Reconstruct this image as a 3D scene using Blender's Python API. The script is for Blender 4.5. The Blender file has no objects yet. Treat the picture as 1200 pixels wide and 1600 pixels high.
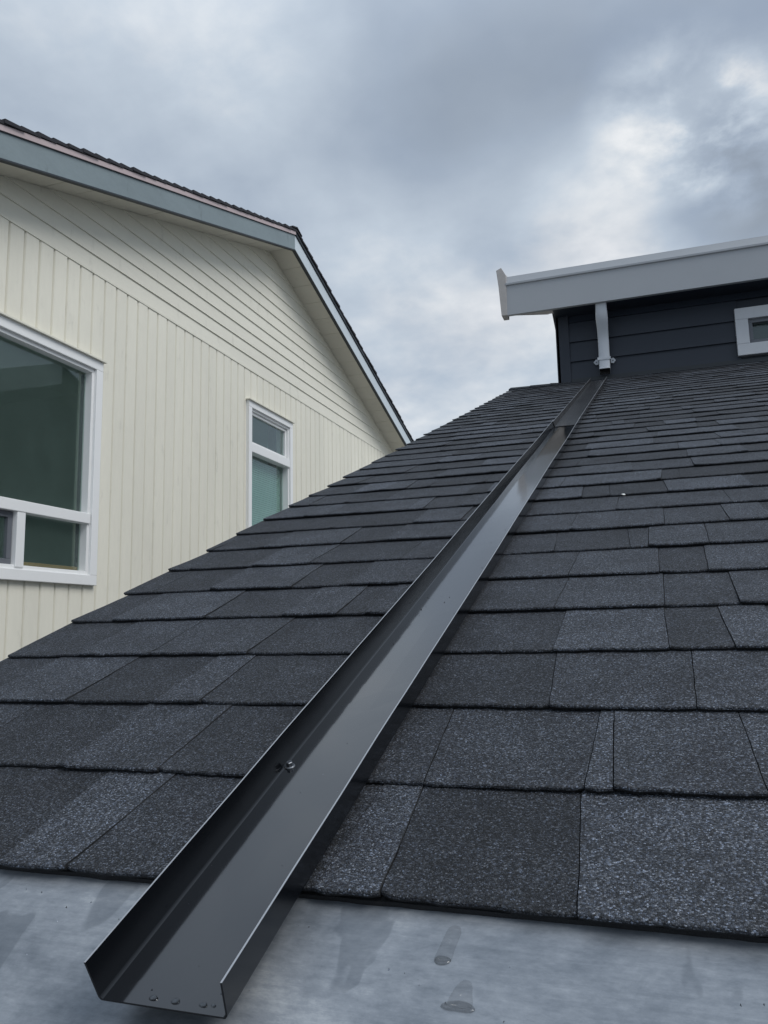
import bpy, math, random
from mathutils import Vector, Matrix, noise

# ------------------------------------------------------------------ camera
sc = bpy.context.scene
ZC = 3.60                       # camera height above the ground
F_PX = 1244.09                  # focal length in pixels of the 1200x1600 photograph
YAW, PITCH, ROLL = 0.325808, 0.146774, -0.020264
fw = Vector((-math.sin(YAW)*math.cos(PITCH), math.cos(YAW)*math.cos(PITCH), math.sin(PITCH)))
rt0 = Vector((math.cos(YAW), math.sin(YAW), 0)); up0 = rt0.cross(fw)
rt = rt0*math.cos(ROLL)+up0*math.sin(ROLL); up = -rt0*math.sin(ROLL)+up0*math.cos(ROLL)
cd = bpy.data.cameras.new('camera'); cam = bpy.data.objects.new('camera', cd)
sc.collection.objects.link(cam); sc.camera = cam
cam.matrix_world = Matrix(((rt.x, up.x, -fw.x, 0), (rt.y, up.y, -fw.y, 0), (rt.z, up.z, -fw.z, ZC), (0, 0, 0, 1)))
cd.sensor_fit = 'VERTICAL'; cd.sensor_height = 36; cd.lens = 36*F_PX/1600
cd.clip_start = 0.02; cd.clip_end = 2000
sc.render.resolution_x, sc.render.resolution_y = 768, 1024

# ------------------------------------------------------------------ sky, sun, exposure
SUN_AZ, SUN_EL = 104.0, 50.0     # degrees: azimuth from +Y towards +X, elevation
def ray(px, py):
    return (rt*((px-600)/F_PX) - up*((py-800)/F_PX) + fw).normalized()

class NT:
    def __init__(s, nt): s.nt = nt; nt.nodes.clear()
    def n(s, t, **k):
        nd = s.nt.nodes.new(t)
        for a, v in k.items(): setattr(nd, a, v)
        return nd
    def put(s, sock, v):
        if isinstance(v, bpy.types.NodeSocket): s.nt.links.new(v, sock)
        elif v is not None: sock.default_value = v
    def math(s, op, a, b=None, c=None, clamp=False):
        nd = s.n('ShaderNodeMath', operation=op, use_clamp=clamp)
        for i, v in enumerate((a, b, c)): s.put(nd.inputs[i], v) if v is not None else None
        return nd.outputs[0]
    def vmath(s, op, a, b=None, out=0):
        nd = s.n('ShaderNodeVectorMath', operation=op)
        s.put(nd.inputs[0], a)
        if b is not None:
            s.put(nd.inputs['Scale'] if op == 'SCALE' else nd.inputs[1], b)
        return nd.outputs['Value'] if out == 'v' else nd.outputs[0]
    def ramp(s, fac, stops, interp='LINEAR'):
        nd = s.n('ShaderNodeValToRGB'); cr = nd.color_ramp; cr.interpolation = interp
        while len(cr.elements) > 1: cr.elements.remove(cr.elements[-1])
        for i, (p, c) in enumerate(stops):
            e = cr.elements[0] if i == 0 else cr.elements.new(p)
            e.position = p; c = c if hasattr(c, '__len__') else (c, c, c); e.color = (*c[:3], 1)
        s.put(nd.inputs[0], fac); return nd.outputs[0]
    def mixc(s, fac, a, b, mode='MIX'):
        nd = s.n('ShaderNodeMix', data_type='RGBA', blend_type=mode)
        s.put(nd.inputs[0], fac)
        for i, v in ((6, a), (7, b)): s.put(nd.inputs[i], v if isinstance(v, bpy.types.NodeSocket) else (*v[:3], 1))
        return nd.outputs[2]
    def noise(s, vec, scale, detail=4, rough=.55, dist=0, dim='3D'):
        nd = s.n('ShaderNodeTexNoise', noise_dimensions=dim)
        if vec is not None: s.put(nd.inputs['Vector'], vec)
        for k, v in (('Scale', scale), ('Detail', detail), ('Roughness', rough), ('Distortion', dist)): nd.inputs[k].default_value = v
        return nd.outputs['Fac']
    def mapr(s, v, a, b, c=0, d=1, kind='SMOOTHSTEP'):
        nd = s.n('ShaderNodeMapRange', interpolation_type=kind)
        for i, x in enumerate((v, a, b, c, d)): s.put(nd.inputs[i], x)
        return nd.outputs[0]

world = bpy.data.worlds.new('World'); sc.world = world; world.use_nodes = True
t = NT(world.node_tree)
dirv = t.n('ShaderNodeTexCoord').outputs['Generated']
sep = t.n('ShaderNodeSeparateXYZ'); t.put(sep.inputs[0], dirv)
zz = t.math('ADD', t.math('MAXIMUM', sep.outputs[2], 0.0), 0.30)
plane = t.vmath('DIVIDE', dirv, None)
cmb = t.n('ShaderNodeCombineXYZ'); [t.put(cmb.inputs[i], zz) for i in range(3)]
t.put(plane.node.inputs[1], cmb.outputs[0])
n_big = t.noise(plane, 2.1, 5, .52, .35)
n_mid = t.noise(plane, 5.5, 6, .55, .15)
n_fine = t.noise(plane, 16, 5, .55, .15)
n_brk = t.mapr(t.noise(plane, 7.5, 7, .56, .12), .34, .68)
val = t.math('ADD', t.math('MULTIPLY', t.math('SUBTRACT', n_big, .5), .14), .60)
val = t.math('ADD', val, t.math('MULTIPLY', t.math('SUBTRACT', n_mid, .5), .26))
# broad thin and thick places of the cloud deck, seen from the roof: (direction, half-width in degrees, gain)
for (px, py, wdt, g) in ((985, 350, 5, .20), (850, 385, 6, .10), (1045, 180, 3.6, .24), (1165, 205, 3.6, .27), (930, 90, 10, -.10), (1150, 30, 9, -.07),
                         (1120, 290, 3.6, -.19), (1180, 325, 4, -.12), (1040, 270, 9, .05), (640, 140, 8, -.03), (385, 55, 5, .12), (690, 660, 12, .15), (620, 400, 3, .03),
                         (520, 260, 9, -.03), (790, 220, 6, -.07), (120, 60, 13, .07)):
    d = t.vmath('DOT_PRODUCT', dirv, tuple(ray(px, py)), out='v')
    lobe = t.mapr(d, math.cos(math.radians(wdt*1.7)), 1.0, 0, g)
    tex = t.math('ADD', .25, t.math('MULTIPLY', n_brk, 1.15)) if g > .2 else t.math('ADD', .45, t.math('MULTIPLY', n_mid, 1.1))
    val = t.math('ADD', val, t.math('MULTIPLY', lobe, tex))
thick = t.mapr(val, .55, .9)
val = t.math('ADD', val, t.math('MULTIPLY', t.math('SUBTRACT', n_fine, .5), t.math('ADD', .05, t.math('MULTIPLY', thick, .24))))
cloud = t.ramp(val, ((0.0, (.135, .158, .192)), (.28, (.188, .217, .256)), (.5, (.275, .325, .395)), (.68, (.39, .445, .51)), (.86, (.56, .585, .61)), (1.0, (.70, .705, .71))))
sky = t.n('ShaderNodeTexSky', sky_type='NISHITA', sun_disc=False)
sky.sun_elevation = math.radians(SUN_EL); sky.sun_rotation = math.radians(SUN_AZ)
skyc = t.vmath('SCALE', sky.outputs[0], .07)
cover = t.mapr(t.noise(plane, 3.1, 4, .5, .2), .30, .62, .72, .97)
col = t.mixc(cover, skyc, cloud)
# an overcast sky is brighter overhead than towards the horizon
col = t.vmath('SCALE', col, t.mapr(sep.outputs[2], .55, 1.0, 1.06, 1.8))
bg = t.n('ShaderNodeBackground'); t.put(bg.inputs[0], col); bg.inputs[1].default_value = 1.0
t.put(t.n('ShaderNodeOutputWorld').inputs[0], bg.outputs[0])

sd = bpy.data.lights.new('sun', 'SUN'); sd.energy = 1.5; sd.angle = math.radians(35); sd.color = (1, .985, .96)
sun = bpy.data.objects.new('sun', sd); sc.collection.objects.link(sun)
a, e = math.radians(SUN_AZ), math.radians(SUN_EL)
sun.rotation_euler = Vector((math.sin(a)*math.cos(e), math.cos(a)*math.cos(e), math.sin(e))).to_track_quat('Z', 'Y').to_euler()
sun.location = (6, -4, 14)
vs = sc.view_settings
vs.view_transform = 'Standard'; vs.look = 'None'; vs.exposure = 0.40; vs.gamma = 1.0; vs.use_curve_mapping = False
sc.render.engine = 'CYCLES'

# ------------------------------------------------------------------ helpers
rnd = random.Random(7)
class MB:
    """collects faces in photograph-centred coordinates (camera at the origin)"""
    def __init__(s): s.v = []; s.f = []; s.m = []; s.tone = []
    def add(s, verts, faces, m=0, tone=1.0):
        o = len(s.v); s.v += [Vector(p) for p in verts]; s.tone += [tone]*len(verts)
        s.f += [tuple(o+i for i in f) for f in faces]; s.m += [m]*len(faces)
    def hexa(s, p, m=0):        # 8 corners: bottom ring 0-3, top ring 4-7
        s.add(p, [(0, 3, 2, 1), (4, 5, 6, 7), (0, 1, 5, 4), (1, 2, 6, 5), (2, 3, 7, 6), (3, 0, 4, 7)], m)
    def box(s, x0, x1, y0, y1, z0, z1, m=0):
        s.hexa([(x0, y0, z0), (x1, y0, z0), (x1, y1, z0), (x0, y1, z0), (x0, y0, z1), (x1, y0, z1), (x1, y1, z1), (x0, y1, z1)], m)
    def rings(s, rings, m=0, caps=True, closed=True):
        k = len(rings[0]); vs_ = [p for r in rings for p in r]; fs = []
        for i in range(len(rings)-1):
            for j in range(k if closed else k-1):
                a_, b_ = i*k+j, i*k+(j+1) % k
                fs.append((a_, b_, b_+k, a_+k))
        if caps and closed: fs += [tuple(range(k))[::-1], tuple((len(rings)-1)*k+j for j in range(k))]
        s.add(vs_, fs, m)
    def build(s, name, mats, parent=None, smooth=False, bevel=0, origin=None, tones=False):
        c = [sum((v[i] for v in s.v), 0)/len(s.v) for i in range(3)]
        c = Vector(origin) if origin is not None else Vector((c[0], c[1], min(v[2] for v in s.v)))
        me = bpy.data.meshes.new(name); me.from_pydata([v-c for v in s.v], [], s.f)
        for m in (mats if isinstance(mats, (list, tuple)) else [mats]): me.materials.append(m)
        me.polygons.foreach_set('material_index', s.m)
        if smooth: me.polygons.foreach_set('use_smooth', [True]*len(s.f))
        if tones:
            at = me.attributes.new('tone', 'FLOAT', 'POINT'); at.data.foreach_set('value', s.tone)
        me.update()
        o = bpy.data.objects.new(name, me); sc.collection.objects.link(o)
        place(o, c, parent)
        if bevel:
            b = o.modifiers.new('bevel', 'BEVEL'); b.width = bevel; b.segments = 2; b.limit_method = 'ANGLE'
        return o
WP = {}
def place(o, c, parent):
    w = Vector(c)+Vector((0, 0, ZC)); WP[o.name] = w
    o.parent = parent; o.location = w-(WP[parent.name] if parent else Vector((0, 0, 0)))
def tag(o, label=None, cat=None, group=None, kind=None):
    for k, v in (('label', label), ('category', cat), ('group', group), ('kind', kind)):
        if v: o[k] = v
    return o
def empty(name, c, parent=None):
    o = bpy.data.objects.new(name, None); sc.collection.objects.link(o); o.empty_display_size = .2
    place(o, c, parent); return o

def mat(name):
    m = bpy.data.materials.new(name); m.use_nodes = True
    q = NT(m.node_tree); b = q.n('ShaderNodeBsdfPrincipled'); o = q.n('ShaderNodeOutputMaterial')
    q.put(o.inputs[0], b.outputs[0]); return m, q, b
def setp(q, b, **k):
    for n_, v in k.items():
        s = b.inputs[n_.replace('_', ' ')]
        if isinstance(v, tuple) and len(v) == 3: v = (*v, 1)
        q.put(s, v)
def bump(q, b, h, strength=.3, dist=.002):
    nd = q.n('ShaderNodeBump'); nd.inputs['Strength'].default_value = strength; nd.inputs['Distance'].default_value = dist
    q.put(nd.inputs['Height'], h); q.put(b.inputs['Normal'], nd.outputs[0])
def geo_pos(q, sc_=None):
    p = q.n('ShaderNodeNewGeometry').outputs['Position']
    return q.vmath('MULTIPLY', p, sc_) if sc_ else p

def paint(name, c, rough=.5, var=.12, scale=3, stretch=(1, 1, 1), dirt=.0, grain=None, spec=.4):
    """painted surface with slight unevenness, optional grain relief and dirt"""
    m, q, b = mat(name)
    p = geo_pos(q, stretch); n1 = q.noise(p, scale, 6, .6); n2 = q.noise(p, scale*14, 4, .6)
    f = q.math('ADD', q.math('MULTIPLY', q.math('SUBTRACT', n1, .5), var*2), q.math('MULTIPLY', q.math('SUBTRACT', n2, .5), var))
    obr = q.n('ShaderNodeObjectInfo').outputs['Random']     # board to board difference
    colr = q.vmath('SCALE', q.vmath('ADD', c, (0, 0, 0)), q.math('ADD', f, q.mapr(obr, 0, 1, .98, 1.02, 'LINEAR')))
    if dirt:
        d = q.mapr(q.noise(geo_pos(q, (1, 1, .35)), 9, 6, .68), .56, .78, 0, dirt)
        colr = q.mixc(d, colr, tuple(v*.45 for v in c))
    setp(q, b, Base_Color=colr, Roughness=q.math('ADD', rough, q.math('MULTIPLY', f, .5)))
    b.inputs['Specular IOR Level'].default_value = spec
    if grain:
        bump(q, b, q.noise(geo_pos(q, grain[:3]), grain[3], 5, .6), grain[4], .004)
    return m

M = {}
# asphalt shingle: coloured mineral granules about 1.6 mm across, tone set per shingle
m, q, b = mat('asphalt_granules'); M['shingle'] = m
vor = q.n('ShaderNodeTexVoronoi'); q.put(vor.inputs['Vector'], geo_pos(q)); vor.inputs['Scale'].default_value = 860
vs2 = q.n('ShaderNodeSeparateColor'); q.put(vs2.inputs[0], vor.outputs['Color'])
tone = q.n('ShaderNodeAttribute', attribute_name='tone').outputs['Fac']
gran = q.ramp(vs2.outputs[0], ((0, .20), (.40, .50), (.70, 1.0), (.88, 1.75), (.96, 2.7), (1, 4.2)))
hue = q.mixc(vs2.outputs[1], (.92, .98, 1.10), (1.06, 1.0, .93))
blot = q.mapr(q.noise(geo_pos(q), 14, 5, .6), .3, .75, .74, 1.3, 'LINEAR')
c1 = q.vmath('SCALE', q.vmath('MULTIPLY', gran, hue), q.math('MULTIPLY', q.math('MULTIPLY', tone, blot), .051))
c1 = q.vmath('MULTIPLY', c1, (.87, .98, 1.16))
setp(q, b, Base_Color=c1, Roughness=.72); b.inputs['Specular IOR Level'].default_value = .28
bump(q, b, q.math('ADD', q.math('MULTIPLY', vor.outputs['Distance'], -1.0), q.math('MULTIPLY', vs2.outputs[2], .6)), .75, .0011)
m, q, b = mat('asphalt_edge'); M['shingle_edge'] = m
setp(q, b, Base_Color=(.010, .011, .013), Roughness=.85)
bump(q, b, q.noise(geo_pos(q), 600, 3, .6), .8, .001)

# dark prefinished sheet metal
def sheet(name, c, rough, ior=1.62, coat=False):
    m, q, b = mat(name)
    n1 = q.noise(geo_pos(q, (1, .25, .25)), 14, 5, .6); n2 = q.noise(geo_pos(q), 180, 3, .5)
    setp(q, b, Base_Color=q.vmath('SCALE', q.vmath('ADD', c, (0, 0, 0)), q.mapr(n1, .3, .7, .8, 1.25, 'LINEAR')),
         Roughness=q.math('ADD', q.math('MULTIPLY', n1, .10), q.math('ADD', rough-.06, q.math('MULTIPLY', n2, .03))))
    b.inputs['IOR'].default_value = ior
    if coat:
        b.inputs['Coat Weight'].default_value = 1; b.inputs['Coat IOR'].default_value = 1.5
        q.put(b.inputs['Coat Roughness'], q.math('ADD', .045, q.math('MULTIPLY', n1, .07)))
    bump(q, b, q.noise(geo_pos(q, (1, .3, .3)), 9, 2, .4), .10, .004)
    return m
M['channel'] = sheet('dark_prefinished_steel', (.0035, .0042, .0055), .16, 1.40)
M['channel_wet'] = sheet('rain_wet_dark_steel', (.0032, .004, .0055), .11, 1.5, True)   # water film left on the floor by the rain
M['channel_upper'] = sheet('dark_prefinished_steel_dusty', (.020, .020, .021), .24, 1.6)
m, q, b = mat('bare_steel_edge'); M['steel_edge'] = m
setp(q, b, Base_Color=(.42, .43, .45), Metallic=.7, Roughness=.45)
m, q, b = mat('zinc_screw'); M['zinc'] = m
setp(q, b, Base_Color=(.15, .16, .175), Metallic=.9, Roughness=q.mapr(q.noise(geo_pos(q), 300, 3), .3, .7, .25, .5))
m, q, b = mat('rubber'); M['rubber'] = m
setp(q, b, Base_Color=(.015, .015, .017), Roughness=.6)

# weathered grey metal apron
m, q, b = mat('weathered_metal_apron'); M['apron'] = m
st = q.noise(geo_pos(q, (1, 14, 14)), 9, 8, .7, .15)
bl = q.noise(geo_pos(q), 8, 9, .66, .5); fn = q.noise(geo_pos(q, (.8, 1.5, 1.5)), 120, 6, .75)
sp = q.n('ShaderNodeTexVoronoi'); q.put(sp.inputs['Vector'], geo_pos(q)); sp.inputs['Scale'].default_value = 55; sp.inputs['Randomness'].default_value = 1
spot = q.mapr(sp.outputs['Distance'], .03, .075, 1, 0)
ssel = q.n('ShaderNodeSeparateColor'); q.put(ssel.inputs[0], sp.outputs['Color'])
spot = q.math('MULTIPLY', spot, q.mapr(ssel.outputs[0], .86, .88, 0, .8))
f = q.math('ADD', q.math('MULTIPLY', st, .26), q.math('ADD', q.math('MULTIPLY', bl, .70), q.math('MULTIPLY', fn, .32)))
cc = q.ramp(f, ((.48, (.115, .134, .155)), (.61, (.185, .206, .231)), (.72, (.26, .282, .308)), (.86, (.42, .44, .455))))
smear = q.mapr(q.noise(q.vmath('MULTIPLY', q.vmath('ADD', geo_pos(q), (.118, 0, 0)), (1.6, .7, .7)), 5.5, 3, .5, .9), .585, .605, 0, .42)
cc = q.mixc(smear, cc, (.085, .102, .122)); cc = q.mixc(spot, cc, (.03, .03, .032))
setp(q, b, Base_Color=cc, Metallic=.35, Roughness=q.mapr(bl, .3, .7, .34, .52)); b.inputs['Specular IOR Level'].default_value = .5
bump(q, b, q.math('ADD', bl, q.math('MULTIPLY', fn, .2)), .18, .004)

M['cream_v'] = paint('cream_painted_channel_siding', (.755, .73, .63), .62, .10, 2.2, (1, 1, .25), .30, (1, 9, .9, 7, .34), .3)
M['cream_h'] = paint('cream_painted_bevel_siding', (.715, .695, .605), .62, .10, 2.2, (1, .25, 1), .36, (1, .9, 9, 7, .34), .3)
M['soffit'] = paint('cream_soffit', (.60, .575, .50), .6, .08, 4, dirt=.2)
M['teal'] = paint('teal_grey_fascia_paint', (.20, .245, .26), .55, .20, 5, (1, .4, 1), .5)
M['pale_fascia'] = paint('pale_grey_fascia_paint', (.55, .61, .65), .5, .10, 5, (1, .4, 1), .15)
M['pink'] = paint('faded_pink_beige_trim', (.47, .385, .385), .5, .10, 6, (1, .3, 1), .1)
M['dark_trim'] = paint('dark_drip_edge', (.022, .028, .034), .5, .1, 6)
M['old_shingle'] = paint('dark_old_shingle', (.022, .022, .028), .85, .4, 30, grain=(1, 1, 1, 160, .6))
M['pvc'] = paint('white_vinyl', (.80, .805, .80), .35, .03, 6, dirt=.05)
M['navy'] = paint('dark_slate_blue_siding', (.019, .026, .039), .5, .10, 6, (.3, 1, 1), .1, (.8, 6, 6, 12, .08))
M['fascia_metal'] = paint('light_grey_fascia_metal', (.36, .38, .405), .42, .05, 5, dirt=.05)
M['white_trim'] = paint('white_trim_board', (.56, .58, .61), .5, .05, 6, dirt=.1)
M['downspout'] = paint('white_aluminium_downspout', (.50, .53, .57), .35, .05, 8, dirt=.12)
M['rust_cap'] = paint('stained_end_cap', (.42, .40, .385), .5, .14, 22, dirt=.5)
M['soffit_brown'] = paint('weathered_soffit', (.26, .215, .18), .6, .15, 8)
M['deck'] = paint('roof_sheathing', (.12, .10, .08), .8)
M['shade_in'] = paint('painted_interior_shade', (.02, .02, .022), .8)  # near-black: the darkness of unlit hollows put into the colour
M['room'] = paint('dim_room_paint', (.62, .68, .66), .8)
M['wood'] = paint('varnished_wood_sill', (.30, .17, .075), .5, .2, 10, (1, .2, 1))
M['blind'] = paint('green_grey_blind', (.30, .45, .405), .55, .05, 5)
M['grey_sash'] = paint('grey_sash', (.13, .14, .16), .45)
M['white_mark'] = paint('white_dried_dropping', (.6, .6, .58), .8, .2, 60)
def glass(name, tint, r=1.5):
    m = bpy.data.materials.new(name); m.use_nodes = True; q = NT(m.node_tree)
    tr = q.n('ShaderNodeBsdfTransparent'); tr.inputs[0].default_value = (*tint, 1)
    gl = q.n('ShaderNodeBsdfGlossy'); gl.inputs['Roughness'].default_value = .015; gl.inputs[0].default_value = (.92, .96, 1, 1)
    lw = q.n('ShaderNodeLayerWeight'); lw.inputs[0].default_value = .5
    fac = q.math('MULTIPLY', q.math('ADD', .04, q.math('MULTIPLY', .96, q.math('POWER', lw.outputs['Facing'], 5))), r, clamp=True)
    df = q.n('ShaderNodeBsdfDiffuse'); df.inputs[0].default_value = (.42, .56, .52, 1)
    dust_sheen = q.mapr(q.noise(geo_pos(q, (1, 1, .5)), 7, 6, .65), .3, .8, .035, .055, 'LINEAR')  # dusty film, also lifting the dark panes in place of reflected light
    m0 = q.n('ShaderNodeMixShader'); q.put(m0.inputs[0], dust_sheen); q.put(m0.inputs[1], tr.outputs[0]); q.put(m0.inputs[2], df.outputs[0])
    mx = q.n('ShaderNodeMixShader'); q.put(mx.inputs[0], fac); q.put(mx.inputs[1], m0.outputs[0]); q.put(mx.inputs[2], gl.outputs[0])
    q.put(q.n('ShaderNodeOutputMaterial').inputs[0], mx.outputs[0]); return m
M['glass'] = glass('window_glass', (.86, .93, .905), 1.25)
m, q, b = mat('water_drop'); M['water'] = m
setp(q, b, Base_Color=(.9, .95, 1), Roughness=.02, IOR=1.33); b.inputs['Transmission Weight'].default_value = 1
m, q, b = mat('wet_metal'); M['wet'] = m
setp(q, b, Base_Color=(.085, .098, .113), Roughness=.16)

# unseen ground, its gravel made pale to bounce light up to soffits and walls
m, q, b = mat('bounce_gravel_grass'); M['ground'] = m
g1 = q.noise(geo_pos(q), .6, 5, .6); g2 = q.noise(geo_pos(q), 40, 4, .7)
setp(q, b, Base_Color=q.mixc(q.mapr(g1, .34, .46), q.mixc(g2, (.05, .075, .025), (.10, .12, .05)), q.mixc(g2, (.26, .255, .245), (.40, .39, .38))), Roughness=.9)
bump(q, b, g2, .6, .02)
mb = MB(); mb.add([(-600, -600, -ZC), (600, -600, -ZC), (600, 600, -ZC), (-600, 600, -ZC)], [(0, 1, 2, 3)])
tag(mb.build('ground', M['ground'], origin=(0, 0, -ZC)), kind='structure')

# ------------------------------------------------------------------ neighbouring house (gable wall parallel to Y at x = -D)
D = 4.0; PY, PZ, SL = 7.903, 4.408, .3276; HALF = 5.35; Y0, Y1 = PY-HALF, PY+HALF
XF = -3.692                                           # outer face of the rake fascia
BZ = 2.826                                            # vertical boards below, level boards above
GR = .0357*D; LAP = .0345*D
def sof(y): return PZ-SL*abs(y-PY)
nb = empty('neighbour_house', (-D-4, PY, -ZC))
tag(nb, 'cream house with gable wall of vertical and horizontal boards and teal-grey rake trim', 'house')
W1 = (2.85, 4.972, .370, 2.104); W2 = (7.33, 8.412, .72, 2.456)   # windows: y0 y1 z0 z1 (outer trim)
OP = [(w[0]+.05, w[1]-.05, w[2]+.05, w[3]-.05) for w in (W1, W2)]
mb = MB()                                             # wall sheathing with real openings
ys = sorted({Y0, Y1, PY, *[o[0] for o in OP], *[o[1] for o in OP]})
xb, xb2 = -D-.03, -D-.16
for ya, yb in zip(ys, ys[1:]):
    zs = [(-ZC, None)]
    for o in OP:
        if ya >= o[0]-1e-6 and yb <= o[1]+1e-6: zs = [(-ZC, o[2]), (o[3], None)]
    for z0, z1 in zs:
        za, zb = (z1, z1) if z1 is not None else (sof(ya), sof(yb))
        mb.hexa([(xb2, ya, z0), (xb, ya, z0), (xb, yb, z0), (xb2, yb, z0), (xb2, ya, za), (xb, ya, za), (xb, yb, zb), (xb2, yb, zb)])
mb.box(-D-8, xb2, Y0, Y0+.14, -ZC, sof(Y0)); mb.box(-D-8, xb2, Y1-.14, Y1, -ZC, sof(Y0)); mb.box(-D-8.1, -D-8, Y0, Y1, -ZC, sof(Y0))
nwall = mb.build('wall', M['cream_v'], nb)
y = .9983*D-GR*math.floor((.9983*D-Y0)/GR); k = 0
while y < Y1-.02:
    a_, b_ = y, min(y+GR, Y1); gap = .018
    segs = [(a_, b_, -ZC+.3, BZ-.006)]
    for o in OP:
        new = []
        for (p0, p1, z0, z1) in segs:
            if p1 <= o[0] or p0 >= o[1] or z1 <= o[2] or z0 >= o[3]: new.append((p0, p1, z0, z1)); continue
            if p0 < o[0]: new.append((p0, o[0], z0, z1))
            if p1 > o[1]: new.append((o[1], p1, z0, z1))
            m0, m1 = max(p0, o[0]), min(p1, o[1]); new += [(m0, m1, z0, o[2]), (m0, m1, o[3], z1)]
        segs = new
    mb = MB(); pr = rnd.uniform(-.0015, .0015)
    for (p0, p1, z0, z1) in segs:
        l_ = gap if abs(p0-a_) < 1e-6 else 0; r_ = 0
        if z1-z0 < .01 or p1-p0-l_ < .004: continue
        zt = min(z1, sof(p0+l_)-.004, sof(p1)-.004)
        # board face with an eased edge on the groove side
        fr = []
        for z in (z0, zt): e1 = .001 if abs(p1-b_) < 1e-6 else 0; fr.append([(xb+.003, p0+l_*.35, z), (xb+(.024 if l_ else .03)+pr, p0+l_, z), (xb+.030+pr, p0+l_+.005, z), (xb+.030+pr, p1-e1, z), (xb+.003, p1-e1, z)])
        mb.rings(fr)
    if mb.v: mb.build('siding_board', M['cream_v'], nwall)
    y += GR; k += 1
z = BZ; i = 0
while z < PZ-.01:
    z1 = z+LAP
    def ylim(zv): return max(0, (PZ-.006-zv)/SL)
    l0, l1 = min(ylim(z), HALF), min(ylim(min(z1+.012, PZ-.006)), HALF)
    if l0 < .03: break
    zt = min(z1+.012, PZ-.006)
    mb = MB(); n_s = 12; rows = []
    for j in range(n_s+1):
        s_ = -1+2*j/n_s
        w_ = .0012*noise.noise(Vector((i*3.1, s_*4, .5)))
        rows.append([(xb+.001, PY+s_*l0, z+w_), (xb+.030, PY+s_*l0, z+w_), (xb+.0175, PY+s_*l1, zt), (xb+.001, PY+s_*l1, zt)])
    mb.rings(rows); mb.build('siding_board', M['cream_h'], nwall)
    z = z1; i += 1
# band board between vertical and bevel siding
mb = MB(); mb.box(xb+.002, xb+.036, Y0, Y1, BZ-.022, BZ-.004); mb.build('drip_strip', M['cream_h'], nwall)

# roof of the neighbour
roofn = empty('roof', (-D-4, PY, PZ), nb)
FB, FH, PH, SH = 4.360, .186, .046, .030
def slab(mb, x0, x1, off0, off1, ya, yb, m=0):        # slab that follows the gable: z = 4.36 + off - slope
    def zz_(y, o): return FB+o-SL*abs(y-PY)
    mb.hexa([(x0, ya, zz_(ya, off0)), (x1, ya, zz_(ya, off0)), (x1, yb, zz_(yb, off0)), (x0, yb, zz_(yb, off0)),
             (x0, ya, zz_(ya, off1)), (x1, ya, zz_(ya, off1)), (x1, yb, zz_(yb, off1)), (x0, yb, zz_(yb, off1))], m)
EO = HALF+.45
mb = MB()
for s_ in (-1, 1):
    ya, yb = sorted((PY, PY+s_*EO)); slab(mb, -D-8.3, XF-.03, FH+.03, FH+PH, ya, yb)
mb.build('deck', M['deck'], roofn)
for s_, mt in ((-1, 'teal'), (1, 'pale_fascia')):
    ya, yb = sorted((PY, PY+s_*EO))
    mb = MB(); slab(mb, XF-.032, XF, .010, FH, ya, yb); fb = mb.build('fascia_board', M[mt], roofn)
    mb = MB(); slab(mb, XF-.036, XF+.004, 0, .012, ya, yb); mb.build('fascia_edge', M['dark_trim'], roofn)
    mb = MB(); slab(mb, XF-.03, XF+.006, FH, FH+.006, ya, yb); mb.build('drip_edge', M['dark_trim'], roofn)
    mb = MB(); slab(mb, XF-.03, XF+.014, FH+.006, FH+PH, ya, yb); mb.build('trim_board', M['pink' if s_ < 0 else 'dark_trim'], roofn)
    # soffit panels with open joints
    yy = 0.0
    while yy < EO-.01:
        w_ = min(.30, EO-yy); ya, yb = sorted((PY+s_*(yy+.003), PY+s_*(yy+w_-.003)))
        mb = MB(); slab(mb, -D-.028, XF-.034, PZ-FB-.004+rnd.uniform(-.001, .001), PZ-FB+.006, ya, yb); mb.build('soffit_panel', M['soffit'], roofn)
        yy += w_
    # shingle courses seen on edge above the trim
    yy = 0.0
    while yy < EO:
        ex = .143; ya, yb = sorted((PY+s_*yy, PY+s_*min(yy+ex+.03, EO+.02)))
        lo = yb if s_ > 0 else ya; hi = ya if s_ > 0 else yb
        def zt(y, o): return FB+FH+PH-SL*abs(y-PY)+o
        x0, x1 = -D-8.3, XF+.026+rnd.uniform(-.006, .005)
        up_ = rnd.uniform(0, .005)
        mb = MB(); p = [(x0, hi, zt(hi, .001)), (x1, hi, zt(hi, .001)), (x1, lo, zt(lo, .010)), (x0, lo, zt(lo, .010)),
                        (x0, hi, zt(hi, .020)), (x1, hi, zt(hi, .020)), (x1, lo, zt(lo, SH+.006+up_)), (x0, lo, zt(lo, SH+.006+up_))]
        if s_ < 0: p = [p[i] for i in (3, 2, 1, 0, 7, 6, 5, 4)]
        mb.hexa(p); mb.build('shingle', M['old_shingle'], roofn)
        yy += ex
mb = MB()
for i in range(28):
    x1 = XF+.034-i*.20
    mb2 = MB(); zr = FB+FH+PH+.030
    hw, dp = .13, .13*SL
    mb2.rings([[(x, PY-hw, zr-dp+o), (x, PY, zr+o), (x, PY+hw, zr-dp+o), (x, PY+hw, zr-dp+.014+o), (x, PY, zr+.016+o), (x, PY-hw, zr-dp+.014+o)] for x, o in ((x1-.27, -.004), (x1, .006))])
    mb2.build('ridge_cap', M['old_shingle'], roofn)

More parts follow.
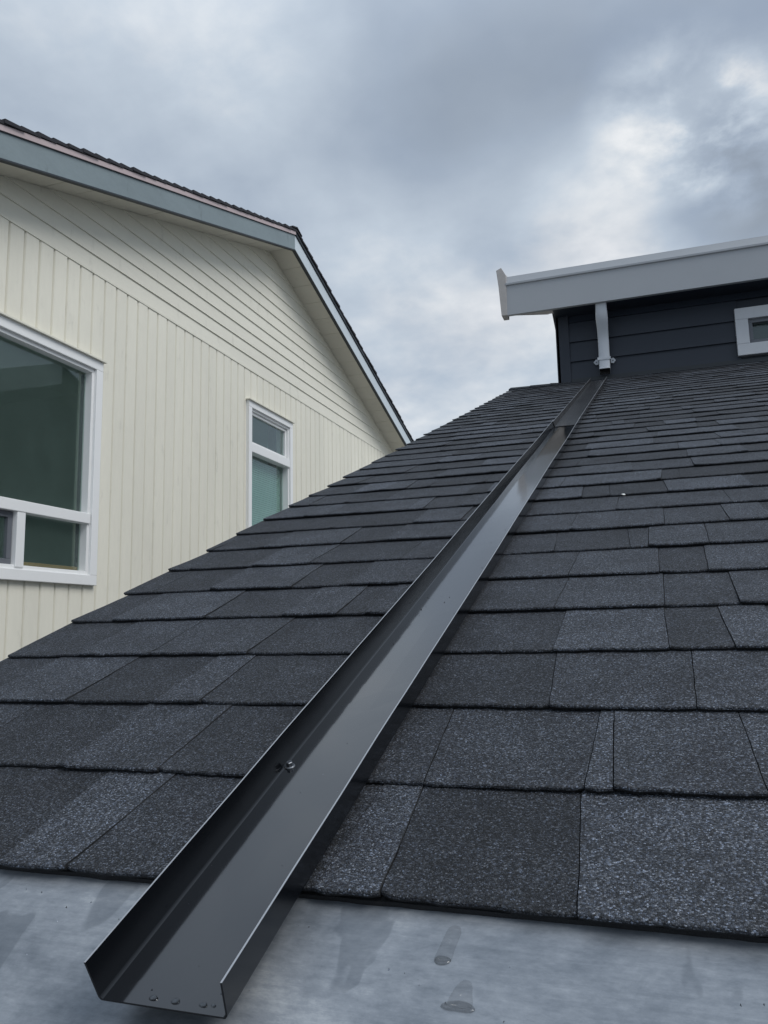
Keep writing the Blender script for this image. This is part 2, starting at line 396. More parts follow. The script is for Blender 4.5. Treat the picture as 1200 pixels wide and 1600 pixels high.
# windows
def window_frame(mb, x0, x1, y0, y1, z0, z1, w):
    """mitred-looking rectangular frame: four members butted end to end"""
    mb.box(x0, x1, y0, y1, z0, z0+w); mb.box(x0, x1, y0, y1, z1-w, z1)
    mb.box(x0, x1, y0, y0+w, z0+w, z1-w); mb.box(x0, x1, y1-w, y1, z0+w, z1-w)
win1 = empty('window', (-D, (W1[0]+W1[1])/2, W1[2]), nb)
xo = -D+.035
mb = MB(); window_frame(mb, -D-.05, xo, *W1, .075); mb.build('frame', M['pvc'], win1, bevel=.004)
mb = MB(); window_frame(mb, -D-.06, xo-.022, W1[0]+.075, W1[1]-.075, W1[2]+.075, W1[3]-.075, .028); mb.build('inner_frame', M['pvc'], win1, bevel=.003)
i0, i1, k0, k1 = W1[0]+.103, W1[1]-.103, W1[2]+.103, W1[3]-.103
TZ0, TZ1 = .828, .905
mb = MB(); mb.box(-D-.055, xo-.008, i0-.02, i1+.02, TZ0, TZ1); mb.build('transom_bar', M['pvc'], win1, bevel=.004)
MY0, MY1 = 4.172, 4.246
mb = MB(); mb.box(-D-.052, xo-.012, MY0, MY1, k0-.015, TZ0); mb.build('mullion', M['pvc'], win1, bevel=.004)
xg = -D-.045
def pane(par, y0, y1, z0, z1, x=xg):
    mb = MB(); mb.box(x-.006, x, y0, y1, z0, z1); return mb.build('pane', M['glass'], par)
pane(win1, i0-.01, i1+.01, TZ1-.01, k1+.01); pane(win1, MY1-.01, i1+.01, k0-.01, TZ0+.01)
mb = MB(); window_frame(mb, -D-.05, -D-.012, MY0-1.15, MY0-.004, k0-.002, TZ0-.002, .04); mb.build('sash', M['grey_sash'], win1, bevel=.003)
pane(win1, MY0-1.12, MY0-.03, k0+.03, TZ0-.03, xg+.012)
mb = MB(); mb.box(-D-.16, -D-.066, MY1-.05, i1+.02, k0-.03, k0+.035); mb.build('sill', M['wood'], win1)
mb = MB(); mb.box(-D-.10, -D-.05, i1+.012, i1+.03, k0, k1, 0); mb.build('spacer', M['dark_trim'], win1)
mb = MB(); mb.box(-D-.03, xo+.022, W1[0]-.02, W1[1]+.015, W1[3], W1[3]+.012); mb.build('head_flashing', M['cream_h'], win1)
# dim room behind it
mb = MB(); rx0, rx1, ry0, ry1, rz0, rz1 = -D-4.2, -D-.161, W1[0]-1.6, W1[1]+1.5, W1[2]-.8, W1[3]+.35
mb.add([(rx0, ry0, rz0), (rx1, ry0, rz0), (rx1, ry1, rz0), (rx0, ry1, rz0), (rx0, ry0, rz1), (rx1, ry0, rz1), (rx1, ry1, rz1), (rx0, ry1, rz1)],
       [(0, 1, 2, 3), (7, 6, 5, 4), (3, 2, 6, 7), (0, 4, 5, 1), (0, 3, 7, 4)])
mb.build('room', M['room'], nb)
win2 = empty('window', (-D, (W2[0]+W2[1])/2, W2[2]), nb)
mb = MB(); window_frame(mb, -D-.05, xo, *W2, .07); mb.build('frame', M['pvc'], win2, bevel=.004)
mb = MB(); window_frame(mb, -D-.07, xo-.022, W2[0]+.07, W2[1]-.07, W2[2]+.07, W2[3]-.07, .024); mb.build('inner_frame', M['pvc'], win2, bevel=.003)
j0, j1 = W2[0]+.094, W2[1]-.094; q0, q1 = W2[2]+.094, W2[3]-.094
BZ0, BZ1 = 1.905, 2.0
mb = MB(); mb.box(-D-.07, xo-.004, j0-.02, j1+.02, BZ0, BZ1); mb.build('transom_bar', M['pvc'], win2, bevel=.004)
mb = MB(); window_frame(mb, -D-.05, -D-.008, j0+.001, j1-.001, BZ1+.001, q1-.001, .03); mb.build('sash', M['pvc'], win2, bevel=.003)
pane(win2, j0+.02, j1-.02, BZ1+.02, q1-.02, -D-.03); pane(win2, j0-.01, j1+.01, q0-.01, BZ0+.01, -D-.055)
mb = MB(); mb.box(-D-.03, xo+.022, W2[0]-.015, W2[1]+.015, W2[3], W2[3]+.012); mb.build('head_flashing', M['cream_h'], win2)
zb = q0+.02
while zb < BZ0-.02:
    mb = MB(); mb.hexa([(-D-.104, j0-.02, zb), (-D-.090, j0-.02, zb), (-D-.090, j1+.02, zb), (-D-.104, j1+.02, zb),
                        (-D-.104, j0-.02, zb+.023), (-D-.100, j0-.02, zb+.023), (-D-.100, j1+.02, zb+.023), (-D-.104, j1+.02, zb+.023)])
    mb.build('blind_slat', M['blind'], win2); zb += .024
mb = MB(); mb.box(-D-.62, -D-.60, W2[0]-.1, W2[1]+.6, W2[2]-.1, W2[3]+.2); mb.build('room', M['blind'], nb)

# ------------------------------------------------------------------ our roof plane
H, S = .349, .356262
cS, sS = math.cos(S), math.sin(S)
def RP(x, u, w=0.0): return Vector((x, u*cS-(w-H)*sS, u*sS+(w-H)*cS))
XL, XR = -.898, 2.6             # rake edge, far right end
U0, EX, NC = .434, .1431, 38
UR = U0+EX*NC-.02               # ridge
home = empty('dark_roofed_house', (1, 6, -ZC))
tag(home, 'house with dark shingled roof and slate-blue upper wall in the foreground', 'house')
def px_to_xu(p):
    d = rt*((p[0]-600)/F_PX) - up*((p[1]-800)/F_PX) + fw
    n_ = Vector((0, -sS, cS)); t_ = -H/d.dot(n_); return t_*d.x, t_*d.dot(Vector((0, cS, sS)))
def proj(v):
    z_ = v.dot(fw); return (600+F_PX*v.dot(rt)/z_, 800-F_PX*v.dot(up)/z_) if z_ > .05 else None

mb = MB()                                             # sheathing, both slopes
rid, eav = RP(0, UR, -.022), RP(0, U0-.40, -.022)
back = (rid.y+3.0, rid.z-3.0*math.tan(S))
mb.rings([[(x, eav.y, eav.z-.02), (x, rid.y, rid.z-.02), (x, back[0], back[1]-.02), (x, back[0], back[1]), (x, rid.y, rid.z), (x, eav.y, eav.z)] for x in (XL+.012, XR)])
roof = mb.build('roof', M['deck'], home)
mb = MB(); mb.rings([[RP(x, U0-.4, -.19), RP(x, UR-.02, -.19), RP(x, UR-.02, -.022), RP(x, U0-.4, -.022)] for x in (XL+.02, XL+.05)]); mb.build('rake_board', M['fascia_metal'], home)
mb = MB(); b0 = RP(0, U0, -.05)
mb.box(-.55, XR-.05, .12, 8.2, -ZC, RP(0, .12, -.06).z-.05)
mb.rings([[(x, .12, -.62), (x, 5.55, -.62), (x, 5.55, 1.55), (x, .4, RP(0, .45, -.1).z-.02)] for x in (-.55, XR-.05)]); mb.build('wall', M['navy'], home)

# shingles: each course a row of tabs. Joints read from the photo for the near courses, random beyond.
L_, Md, Dk = 1.32, 1.0, .74
PLAN = {   # (pixel on the joint, tone of the tab to its right)
 0: (Dk, [((80, 1275), L_), ((187, 1275), .92), ((535, 1310), 1.22), ((633, 1310), .72), ((912, 1325), 1.30)]),
 1: (.95, [((25, 1120), .76), ((180, 1130), 1.02), ((298, 1154), .80), ((440, 1150), .95), ((690, 1160), .98), ((920, 1170), 1.22), ((962, 1165), 1.08), ((1180, 1165), 1.2)]),
 2: (.85, [((40, 1050), 1.12), ((152, 1062), .74), ((283, 1062), 1.14), ((352, 1062), .80), ((867, 1065), 1.0), ((1082, 1060), 1.14)]),
 3: (.82, [((157, 1003), 1.10), ((267, 999), 1.0), ((414, 995), .84), ((872, 983), 1.32), ((1043, 980), .80), ((1140, 980), 1.28)]),
 4: (.82, [((207, 951), 1.20), ((340, 951), .82), ((461, 945), 1.10), ((547, 939), .78), ((589, 939), 1.0), ((872, 930), 1.12), ((1037, 927), .95), ((1150, 923), 1.15)]),
 5: (.9, [((250, 918), .74), ((347, 909), 1.06), ((470, 905), .76), ((563, 898), 1.0), ((893, 880), 1.14), ((1029, 877), .78), ((1102, 873), 1.16)]),
 6: (.84, [((310, 881), .76), ((408, 875), 1.14), ((491, 874), .80), ((636, 861), .95), ((870, 847), .78), ((985, 842), .95), ((1013, 842), 1.10), ((1105, 837), 1.02)]),
 7: (.9, [((330, 860), .76), ((420, 850), 1.08), ((540, 842), .78), ((610, 838), 1.05), ((893, 818), 1.06), ((1038, 813), .98), ((1140, 810), 1.12)]),
}
tabs = []
for c in range(NC):
    js = []
    if c in PLAN:
        first, lst = PLAN[c]; js = sorted((px_to_xu(p)[0], tn) for p, tn in lst); t0 = first
        last = js[-1][0]
    else: last = XL; t0 = rnd.choice((Dk, Md, .86, 1.15))
    x = last
    while True:
        x += rnd.choice((.05, .075, .10, .125, .15, .17, .20, .23))+rnd.uniform(-.012, .012)
        if x > XR-.05: break
        js.append((x, rnd.choice((.66, .74, .80, .88, .96, 1.04, 1.14, 1.28, 1.42))))
    # fill long gaps the photo does not show (behind the channel)
    xs = [(XL+rnd.uniform(-.004, .003), t0)]+js
    for i, (x0, tn) in enumerate(xs):
        x1 = xs[i+1][0] if i+1 < len(xs) else XR
        if x1-x0 > .004: tabs.append((c, x0, x1, tn, rnd.random()))
def tab_mesh(mb, c, x0, x1, tn, r, fine):
    u0 = U0+c*EX; tn = max(.5, 1+(tn-1)*1.18)
    seg = .008 if fine > 1 else (.016 if fine else .05)
    n_ = max(2, min(40, int((x1-x0)/seg))); T = .0050
    raise_ = (.0014 if tn >= 1.0 else -.0004)+.0005*r
    lean0 = .007*math.sin(x0*977); lean1 = .007*math.sin(x1*977)
    FR = [i/(9 if fine > 1 else 4) for i in range(1, 9 if fine > 1 else 4)] if fine else [.5]
    def sj(f_, s_):
        if 0 < s_ < 1: return 0
        xj = x0 if s_ == 0 else x1
        return .0013*noise.noise(Vector((xj*313, f_*9, c)))+.0008*noise.noise(Vector((xj*91, f_*31, c)))
    rows = []
    for j in range(n_+1):
        s_ = j/n_; x = x0+.0005+(x1-x0-.0010)*s_
        lift = +.0013*noise.noise(Vector((x*5.5, c*1.7, 0)))+.0009*noise.noise(Vector((x*21, c*2.3, 4)))
        ub = u0+.0032*noise.noise(Vector((x*2.6, c*3.3, 9)))+.0011*noise.noise(Vector((x*70, c*5.1, 2)))+(.0008*rnd.uniform(-1, 1) if fine else 0)
        ub += -.0012 if tn >= 1.0 else .0008
        # eased corners of the tab
        e_ = min(s_, 1-s_)*(x1-x0); ub += .0015*max(0, 1-e_/.004)
        w0 = raise_+lift
        w0 += (max(0, 1-s_*(x1-x0)/.05)**2*(.0014 if r > .72 else 0)+max(0, 1-(1-s_)*(x1-x0)/.05)**2*(.0013 if r < .25 else 0))*(1 if fine else 0)
        ut = u0+EX+.035
        lx = lean0*(1-s_)+lean1*s_
        xt = x+lx*1.25
        wm = lambda u: raise_*.6-T*(u-u0)/EX
        rows.append([RP(xt, ut, wm(ut)-.003), RP(x, ub+.0022, w0-T-.0005), RP(x+.0002, ub+.0012, w0-.0034), RP(x, ub+.0020, w0-.0031),
                     RP(x, ub, w0-.0026), RP(x, ub+.0003, w0-.0009), RP(x, ub+.0016, w0)]+[RP(x+lx*f_+sj(f_, s_), u0+EX*f_, wm(u0+EX*f_)+(w0-raise_*.6)*max(0, 1-f_*2)*.9) for f_ in FR]+[RP(xt, ut, wm(ut))])
    k_ = len(rows[0]); o = len(mb.v)
    mb.add([p for r_ in rows for p in r_], [], tone=tn)
    for i in range(n_):
        for j in range(k_):
            a_, b_ = o+i*k_+j, o+i*k_+(j+1) % k_
            mb.f.append((a_, a_+k_, b_+k_, b_)); mb.m.append(1 if j < 4 else 0)
    for base, fl in ((o, 0), (o+n_*k_, 1)):
        ring = [base+j for j in range(k_)]; mb.f.append(tuple(ring if not fl else ring[::-1])); mb.m.append(1)
def vis_size(tb):
    c, x0, x1, tn, r = tb; u0 = U0+c*EX
    pts = [proj(RP(x, u)) for x in (x0, x1) for u in (u0, u0+EX)]
    if any(p is None for p in pts): return 0
    xs = [min(1200, max(0, p[0])) for p in pts]; ys_ = [min(1600, max(0, p[1])) for p in pts]
    ar = abs((pts[1][0]-pts[0][0])*(pts[2][1]-pts[0][1])-(pts[1][1]-pts[0][1])*(pts[2][0]-pts[0][0]))
    if max(xs)-min(xs) < 2 or max(ys_)-min(ys_) < 2: return 0
    return (max(xs)-min(xs))*(max(ys_)-min(ys_))
order = sorted(range(len(tabs)), key=lambda i: -vis_size(tabs[i]))
rest = MB(); MS = [M['shingle'], M['shingle_edge']]
for n_, i in enumerate(order):
    if n_ < 300:
        mb = MB(); tab_mesh(mb, *tabs[i], 2 if tabs[i][0] < 5 else 1)
        mb.build('shingle', MS, roof, tones=True)
    else: tab_mesh(rest, *tabs[i], 0)
tag(rest.build('shingle_field', MS, roof, tones=True), kind='stuff')
# starter strip under the first course
mb = MB()
rows = []
for j in range(240):
    x = XL+.004+(XR-XL)*j/239; ub = U0+.004+.0016*noise.noise(Vector((x*60, 1, 1)))
    rows.append([RP(x, U0+.12, -.0105), RP(x, ub, -.0100), RP(x, ub, -.0064), RP(x, U0+.12, -.0067)])
mb.rings(rows); mb.tone = [.8]*len(mb.v); mb.build('starter_strip', M['shingle_edge'], roof)
# ridge cap pieces on the free end of the ridge
for i in range(4):
    x0 = XL-.004+i*.143
    mb = MB(); x1 = x0+.17
    if x1 > -.56: x1 = -.56
    mb.rings([[RP(x, UR-.10, .0015+o), RP(x, UR+.004, .0045+o), (x, RP(0, UR).y+.11, RP(0, UR).z-.045+o), (x, RP(0, UR).y+.11, RP(0, UR).z-.05+o), RP(x, UR+.004, -.003+o), RP(x, UR-.10, -.006+o)] for x, o in ((x0, .004), (x1, 0))])
    mb.tone = [.9]*len(mb.v); mb.build('ridge_cap', MS, roof, tones=True)
# metal apron below the first course
mb = MB(); rows = []
for j in range(61):
    x = XL-.004+(XR-XL)*j/60
    rows.append([RP(x, U0-.34+.0*i, -.0165)]+[RP(x, U0-.34+.44*i/12, -.0098+.0012*noise.noise(Vector((x*5, i*.5, 3)))) for i in range(13)]+[RP(x, U0+.10, -.0165)])
mb.rings(rows); ap = mb.build('metal_apron', M['apron'], roof, smooth=True)

# ------------------------------------------------------------------ drain channel lying on the roof
chan = empty('drain_channel', RP(-.28, .32, 0))
tag(chan, 'long black sheet metal drain channel lying down the shingled roof slope', 'drain channel')
def channel_section(name, u0, u1, xl0, xr0, xl1, xr1, w0, hgt, mt, nseg=40):
    mb = MB(); th = .0012; r_ = .0022
    prof = []   # (side, dx, w) inner then outer
    def profile(xl, xr, wb, bow):
        inn = [(xl-.0045, wb+hgt)]+[(xl+r_*(1-math.cos(a))-.0, wb+r_*(1-math.sin(a))) for a in (0, .4, .8, 1.2, 1.57)]
        inn += [(xl+(xr-xl)*.5, wb+bow)]+[(xr-r_*(1-math.cos(a)), wb+r_*(1-math.sin(a))) for a in (1.57, 1.2, .8, .4, 0)]+[(xr+.0005, wb+hgt-.0012)]
        return inn
    rows = []
    for j in range(nseg+1):
        s_ = j/nseg; u = u0+(u1-u0)*s_; xl, xr = xl0+(xl1-xl0)*s_, xr0+(xr1-xr0)*s_
        wob = .0010*noise.noise(Vector((u*2.2, 3, 1)))+.0004*noise.noise(Vector((u*9, 5, 1)))
        wb = w0+.0012*noise.noise(Vector((u*1.3, 7, 2)))
        inn = profile(xl+wob, xr+wob, wb, .0010*noise.noise(Vector((u*3, 1, 8))))
        out = [(inn[0][0]-th, inn[0][1])]+[(p[0]-th, p[1]-th*.3) for p in inn[1:3]]+[(p[0]-th*.5, p[1]-th) for p in inn[3:6]]+[(inn[6][0], inn[6][1]-th)]+[(p[0]+th*.5, p[1]-th) for p in inn[7:10]]+[(p[0]+th, p[1]-th*.3) for p in inn[10:12]]+[(inn[12][0]+th, inn[12][1])]
        rows.append([RP(p[0], u, p[1]) for p in inn+out[::-1]])
    k_ = len(rows[0]); o = 0
    mb.add([p for r in rows for p in r], [])
    for i in range(nseg):
        for j in range(k_):
            a_, b_ = i*k_+j, i*k_+(j+1) % k_
            mb.f.append((a_, a_+k_, b_+k_, b_)); mb.m.append(1 if j in (12, k_-1) else 3 if j in (4, 5, 6, 7) else 0)
    h_ = k_//2
    for base in (0, nseg*k_):
        for j in range(h_-1):
            a_, b_, c_, d_ = base+j, base+j+1, base+k_-2-j, base+k_-1-j
            mb.f.append((a_, b_, c_, d_) if base == 0 else (d_, c_, b_, a_)); mb.m.append(2)
    ob = mb.build(name, [M[mt], M['steel_edge'], M['shingle_edge'], M['channel_wet' if mt == 'channel' else mt]], chan)
    return ob
channel_section('lower_section', .3195, 3.10, -.3222, -.2390, -.3205, -.2285, .0068, .0235, 'channel', 60)
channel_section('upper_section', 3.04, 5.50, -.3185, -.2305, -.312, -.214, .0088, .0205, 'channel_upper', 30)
# screw at the inner corner
def lathe(mb, base, ax, prof, nseg=12, m=0, hexa=False):
    t1 = ax.orthogonal().normalized(); t2 = ax.cross(t1)
    mb.rings([[base+ax*h_+(t1*math.cos(6.2832*k/nseg)+t2*math.sin(6.2832*k/nseg))*r_ for k in range(nseg)] for r_, h_ in prof], m)
NRM = Vector((0, -sS, cS))
screw = empty('hex_screw', RP(-.3166, .580, .0068))
tag(screw, 'small hex-head screw with washer in the corner of the black channel', 'screw')
mb = MB(); lathe(mb, RP(-.3166, .580, .0069), NRM, [(.0048, 0), (.0048, .0010), (.0040, .0016)], 20); mb.build('washer', M['zinc'], screw, smooth=False)
mb = MB(); lathe(mb, RP(-.3166, .580, .0085), NRM, [(.0030, 0), (.0030, .0030), (.0024, .0035)], 6); mb.build('head', M['zinc'], screw)

# ------------------------------------------------------------------ upper storey wall, gutter, downspout
YW = 5.5575; ZB = 1.66; ZS = 2.184; XW = -.552
YG = 5.372; ZG = 2.471
uw = empty('upper_wall', (1, YW, ZB), home)
UPR = 3.4; UD = 9.6                                    # right end, depth
PITCH2 = .385
def uz(y): return ZG-.01+PITCH2*(min(y, 8.2)-YG) - max(0, y-8.2)*PITCH2
mb = MB(); DW = (.615, 1.30, 1.737, 2.062)             # window trim x0 x1 z0 z1
ox0, ox1, oz0, oz1 = DW[0]+.05, DW[1]-.05, DW[2]+.05, DW[3]-.05
for (xa, xb_, za, zb_) in ((XW+.02, ox0, 1.2, ZS+.2), (ox1, UPR, 1.2, ZS+.2), (ox0, ox1, 1.2, oz0), (ox0, ox1, oz1, ZS+.2)): mb.box(xa, xb_, YW+.02, YW+.12, za, zb_)
mb.hexa([(XW+.02, YW+.12, .3), (XW+.10, YW+.12, .3), (XW+.10, UD, .3), (XW+.02, UD, .3), (XW+.02, YW+.12, uz(YW+.12)-.27), (XW+.10, YW+.12, uz(YW+.12)-.27), (XW+.10, UD, uz(UD)-.27), (XW+.02, UD, uz(UD)-.27)])
sh = mb.build('sheathing', M['navy'], uw)
zb = 1.843-.144*5; 
while zb < ZS:                                         # front lap boards
    zt = min(zb+.165, ZS-.001)
    if zb+.144 > 1.66:
        spans = [(XW+.088, 3.4)]
        if zb < DW[3]-.03 and zt > DW[2]+.03: spans = [(XW+.088, DW[0]+.02), (DW[1]-.02, 3.4)]
        for xa, xb_ in spans:
            mb = MB(); mb.rings([[(x, YW-.006, zb), (x, YW+.004, zb), (x, YW+.0195, zt), (x, YW+.009, zt)] for x in (xa, xb_)]); mb.build('siding_board', M['navy'], uw)
    zb += .144
zb = 1.843-.144*8
while zb < 4.2:                                        # gable-side lap boards (seen only as reflections)
    ya = YW+.095; yb = UD
    zt = zb+.165
    lo = max(ya, YG+(zt+.1-ZG)/PITCH2); hi = min(yb, 8.2+(8.2-YG)-(zt+.1-ZG)/PITCH2) if zt > ZG-.2 else yb
    if hi-lo > .2:
        mb = MB(); mb.rings([[(XW+.002, y, zb), (XW+.014, y, zb), (XW+.0195, y, zt), (XW+.012, y, zt)] for y in (lo, hi)]); mb.build('siding_board', M['navy'], uw)
    zb += .144
mb = MB(); mb.box(XW, XW+.088, YW-.012, YW+.02, 1.60, ZS-.001); mb.box(XW-.004, XW+.02, YW-.012, YW+.095, 1.3, ZS+.05); mb.build('corner_board', M['navy'], uw, bevel=.003)
mb = MB(); mb.box(XW-.01, UPR, YW-.026, YW-.006, 1.655, RP(0, UR, 0).z-.0); 
fl = MB(); fl.box(XW+.09, UPR, YW-.010, YW+.0, 1.60, 1.715); fl.build('base_flashing', M['dark_trim'], uw)
# window in the upper wall
dwn = empty('window', (.95, YW, DW[2]), home)
def wf_xz(mb, y0, y1, x0, x1, z0, z1, w):
    mb.box(x0, x1, y0, y1, z0, z0+w); mb.box(x0, x1, y0, y1, z1-w, z1); mb.box(x0, x0+w, y0, y1, z0+w, z1-w); mb.box(x1-w, x1, y0, y1, z0+w, z1-w)
mb = MB(); wf_xz(mb, YW-.028, YW+.06, *DW, .078); mb.build('frame', M['white_trim'], dwn, bevel=.003)
mb = MB(); wf_xz(mb, YW-.004, YW+.07, DW[0]+.078, DW[1]-.078, DW[2]+.078, DW[3]-.078, .026); mb.build('sash', M['grey_sash'], dwn, bevel=.002)
mb = MB(); mb.box(DW[0]+.09, DW[1]-.09, YW+.035, YW+.041, DW[2]+.09, DW[3]-.09); mb.build('pane', M['glass'], dwn)
mb = MB(); mb.box(DW[0]-.02, DW[1]+.02, YW+.30, YW+.32, DW[2]-.1, DW[3]+.1); mb.build('dark_backing', M['shade_in'], dwn)  # added dark sheet standing in for the unlit room behind the pane
# soffit and upper roof
mb = MB(); mb.box(XW-.004, UPR+.2, YG+.02, YW+.02, ZS, ZS+.012); mb.build('soffit', M['navy'], home)  # front soffit coloured dark: shadow under the eave put into its paint
mb = MB(); 
x0 = -.880
mb.rings([[(x, YG+.03, ZG-.03), (x, 8.2, uz(8.2)-.02), (x, UD+.4, uz(UD+.4)-.02), (x, UD+.4, uz(UD+.4)+.01), (x, 8.2, uz(8.2)+.01), (x, YG+.03, ZG-.003)] for x in (x0, UPR+.3)]); mb.build('upper_roof', M['old_shingle'], home)
# rake trim of the upper storey (light band along the gable side) and its soffit
mb = MB(); mb.rings([[(x, YG+.03, ZS+.008), (x, 8.2, ZS+PITCH2*(8.2-YG)), (x, 8.2, uz(8.2)+.012), (x, YG+.03, ZG-.001)] for x in (-.900, -.882)]); mb.build('rake_fascia', M['fascia_metal'], home)
mb = MB(); mb.rings([[(-.882, y, z0), (XW, y, z0), (XW, y, z0+.01), (-.882, y, z0+.01)] for y, z0 in ((YG+.031, ZS+.012), (8.2, ZS+PITCH2*(8.2-YG)+.004))]); mb.build('rake_soffit', M['soffit_brown'], home)

gut = empty('fascia_gutter', (1, YG, ZS))
tag(gut, 'light grey metal fascia gutter along the eave above the slate-blue wall', 'gutter')
mb = MB(); GX0, GX1 = -.868, UPR+.3
mb.rings([[(x, YG, ZS-.003), (x, YG-.002, 2.396), (x, YG-.013, 2.400), (x, YG-.014, 2.415), (x, YG-.004, 2.419), (x, YG+.010, ZG-.008), (x, YG+.012, ZG), (x, YG+.024, ZG), (x, YG+.024, ZS+.02), (x, YG+.03, ZS-.003)] for x in (GX0, GX1)])
mb.build('gutter_face', M['fascia_metal'], gut, bevel=.0015)
mb = MB()    # end cap: folded plate, flared outward and up at the top
mb.rings([[(-.905, YG-.006, ZS-.004), (-.866, YG-.006, ZS-.004), (-.866, YG+.09, ZS-.004), (-.905, YG+.09, ZS-.004)],
          [(-.918, YG-.010, 2.40), (-.862, YG-.010, 2.40), (-.862, YG+.09, 2.40), (-.918, YG+.09, 2.40)],
          [(-.928, YG-.012, 2.502), (-.862, YG-.012, 2.475), (-.862, YG+.09, 2.50), (-.928, YG+.09, 2.53)],
          [(-.930, YG-.012, 2.520), (-.893, YG-.012, 2.536), (-.893, YG+.09, 2.545), (-.930, YG+.09, 2.535)]])
mb.build('end_cap', M['rust_cap'], gut, bevel=.002)

dsp = empty('downspout', (-.235, YW-.03, 1.70))
tag(dsp, 'short white rectangular downspout curving from the gutter down to the black channel', 'downspout')
mb = MB(); CX = -.232; hw, hd = .0362, .026; rows = []
path = [(2.215, YG+.052), (2.17, YG+.052), (2.12, YG+.056), (2.075, YG+.072), (2.03, YG+.098), (1.985, YG+.120), (1.945, YG+.130), (1.90, YG+.132), (1.85, YG+.132), (1.79, YG+.131), (1.728, YG+.122)]
def smooth_path(p, k_=4):
    out_ = []
    for i in range(len(p)-1):
        a0, a1, a2, a3 = p[max(0, i-1)], p[i], p[i+1], p[min(len(p)-1, i+2)]
        for j in range(k_):
            f_ = j/k_; out_.append(tuple(.5*((2*a1[q_])+(a2[q_]-a0[q_])*f_+(2*a0[q_]-5*a1[q_]+4*a2[q_]-a3[q_])*f_*f_+(3*a1[q_]-a0[q_]-3*a2[q_]+a3[q_])*f_**3) for q_ in (0, 1)))
    return out_+[p[-1]]
path = smooth_path(path)
for i, (z, y) in enumerate(path):
    dx = .004*(z-1.72)/.45
    w_ = hw*(1.0+.10*math.exp(-((z-2.09)/.05)**2))
    c_ = .006
    sh_ = .6 if i == len(path)-1 else 0
    rows.append([(CX+dx+a_*w_-(c_ if k else 0)*math.copysign(1, a_), y+b_*hd-(0 if k else c_)*math.copysign(1, b_), z-sh_*b_*hd) for a_, b_, k in ((-1, -1, 0), (-1, -1, 1), (1, -1, 1), (1, -1, 0), (1, 1, 0), (1, 1, 1), (-1, 1, 1), (-1, 1, 0))])
inner = [[((p[0]-CX)*.94+CX, (p[1]-path[i][1])*.92+path[i][1], p[2]) for p in r] for i, r in enumerate(rows)]
mb.rings(rows+inner[::-1][:1], caps=False); mb.rings(inner[::-1][:20], 1, caps=False)
mb.f.append(tuple(len(mb.v)-8+j for j in range(8))); mb.m.append(1)
mb.build('pipe', [M['downspout'], M['shade_in']], dsp, smooth=True)  # inside of the pipe coloured near-black in place of its own shadow
for s_ in (-1, 1):
    mb = MB(); x0 = CX+s_*.041; y0 = YW-.009
    pts = [(0, -.016), (.018, -.020), (.034, 0), (.018, .020), (0, .016)]
    mb.rings([[(x0+s_*px, yy, 1.815+pz) for px, pz in (pts if s_ > 0 else pts[::-1])] for yy in (y0-.003, y0)])
    ear = mb.build('strap_ear', M['downspout'], dsp)
    mb = MB(); lathe(mb, Vector((x0+s_*.015, y0-.003, 1.815)), Vector((0, -1, 0)), [(.0045, 0), (.0045, .002), (.002, .003)], 8); mb.build('screw_head', M['zinc'], ear)
mb = MB(); mb.box(CX-.044, CX+.044, YG+.131-hd-.003, YG+.131-hd-.0005, 1.806, 1.824); mb.build('strap_band', M['downspout'], dsp)

# ------------------------------------------------------------------ rain water and small marks
def drop(name, x, u, w, pts, hgt, mtl, parent=None):
    """low domed puddle with outline pts (dx,du)"""
    mb = MB(); k_ = len(pts); rings = []
    for s_, h_ in ((1, 0), (.93, .45), (.75, .8), (.4, 1)): rings.append([RP(x+px*s_, u+pu*s_, w+hgt*h_) for px, pu in pts])
    mb.rings(rings); return mb.build(name, mtl, parent, smooth=True)
def blob(rx, ru, n_=18, j=.12, seed=0):
    r2 = random.Random(seed); ph = [r2.uniform(0, 6.28) for _ in range(3)]
    return [(rx*math.cos(a)*(1+j*math.sin(2*a+ph[0])+j*.6*math.sin(3*a+ph[1])), ru*math.sin(a)*(1+j*math.sin(2*a+ph[0])+j*.6*math.sin(3*a+ph[1]))) for a in [6.2832*i/n_ for i in range(n_)]]
def on_roof(p, w=-.0125):
    d = rt*((p[0]-600)/F_PX) - up*((p[1]-800)/F_PX) + fw
    t_ = -(H-w)/d.dot(NRM); return t_*d.x, t_*d.dot(Vector((0, cS, sS)))
AW = -.0092
def film_mat(name, tint, gloss):
    m = bpy.data.materials.new(name); m.use_nodes = True; q = NT(m.node_tree)
    tr = q.n('ShaderNodeBsdfTransparent'); tr.inputs[0].default_value = (tint, tint, tint, 1)
    gl = q.n('ShaderNodeBsdfGlossy'); gl.inputs['Roughness'].default_value = .08
    mx = q.n('ShaderNodeMixShader'); mx.inputs[0].default_value = gloss; q.put(mx.inputs[1], tr.outputs[0]); q.put(mx.inputs[2], gl.outputs[0])
    q.put(q.n('ShaderNodeOutputMaterial').inputs[0], mx.outputs[0]); return m
M['film'] = film_mat('thin_water_film', .95, .02); M['damp'] = film_mat('water_bead_film', .86, .05)
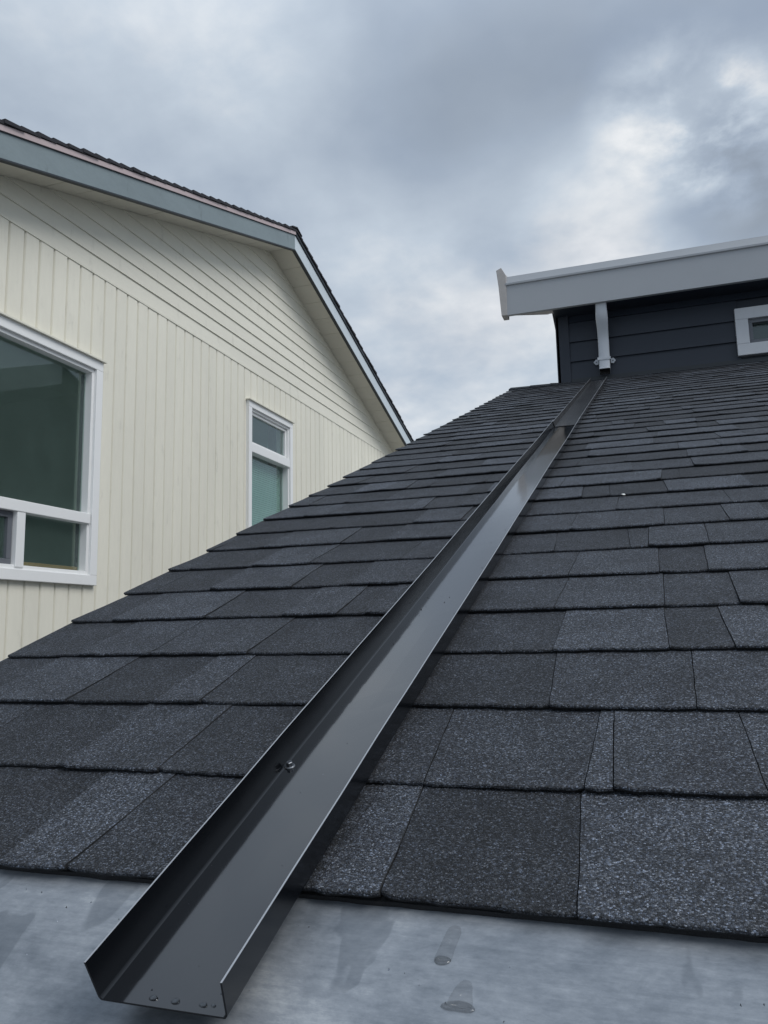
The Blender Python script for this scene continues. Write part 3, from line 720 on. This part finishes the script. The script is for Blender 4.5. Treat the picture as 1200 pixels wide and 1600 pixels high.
for p, bead, tail, lab in (((691, 1500), blob(.0047, .0042, 18, .10, 4), [(-.0048, -.002), (.0044, -.002), (.0058, .012), (.0066, .024), (.0040, .030), (-.0020, .028), (-.0042, .012)], 'long runny water drop on the grey metal below the shingles'),
                           ((716, 1572), blob(.0085, .0045, 20, .16, 3), [(-.0060, 0), (.0070, 0), (.0060, .010), (.0040, .018), (-.0010, .019), (-.0050, .012)], 'squat water drop nearest the bottom edge of the picture on grey metal')):
    x, u = on_roof(p, AW); wd = empty('water_drop', RP(x, u, AW)); tag(wd, lab, 'water drop')
    drop('bead', x, u, AW-.0004, bead, .0011, M['damp'], wd); tail = [tuple(.5*((2*tail[k][q_])+(tail[(k+1) % len(tail)][q_]-tail[k-1][q_])*f_+(2*tail[k-1][q_]-5*tail[k][q_]+4*tail[(k+1) % len(tail)][q_]-tail[(k+2) % len(tail)][q_])*f_*f_+(3*tail[k][q_]-tail[k-1][q_]-3*tail[(k+1) % len(tail)][q_]+tail[(k+2) % len(tail)][q_])*f_**3) for q_ in (0, 1)) for k in range(len(tail)) for f_ in (0, .25, .5, .75)]
    drop('wet_tail', x, u, AW-.0004, tail, .0009, M['film'], wd)
for i, (p, s_) in enumerate((((238, 1563), .0034), ((274, 1566), .0034), ((318, 1571), .0030), ((334, 1572), .0018))):
    x, u = on_roof(p, .0068)
    o = drop('water_bead', x, max(u, .325), .0066, blob(s_*.9, s_*.7, 14, .1, i+9), .0011, M['water'])
    tag(o, ('leftmost water bead on the near lip of the black channel', 'second water bead from the left on the black channel lip',
            'third water bead from the left on the black channel lip', 'tiny rightmost water bead on the black channel lip')[i], 'water bead', 'water beads on the channel lip')
x, u = on_roof((974, 771), .003)
mb = MB(); o_ = drop('bird_dropping', x, u, .001, blob(.0045, .006, 14, .35, 5), .0008, M['white_mark'])
tag(o_, 'small white bird dropping on the shingles right of the channel', 'dropping')

# loose mineral grains shed by the shingles, lying on the metal
mb = MB(); r3 = random.Random(21)
for i in range(150):
    if i < 85: x, u, w = r3.uniform(-.9, .35), U0-.012-abs(r3.gauss(0, .07)), AW-.0008
    else: x, u, w = r3.uniform(-.318, -.243), .33+abs(r3.gauss(0, .5)), .0066
    g_ = r3.uniform(.0006, .0014); c_ = RP(x, u, w)
    mb.add([c_+Vector((r3.uniform(-1, 1), r3.uniform(-1, 1), -.3))*g_ for _ in range(3)]+[c_+Vector((0, 0, g_))], [(0, 1, 2), (0, 1, 3), (1, 2, 3), (2, 0, 3)], tone=r3.choice((.5, 1, 3)))
tag(mb.build('loose_grit', M['shingle'], tones=True), 'fine loose mineral grit scattered on the grey metal and in the channel', 'grit', kind='stuff')
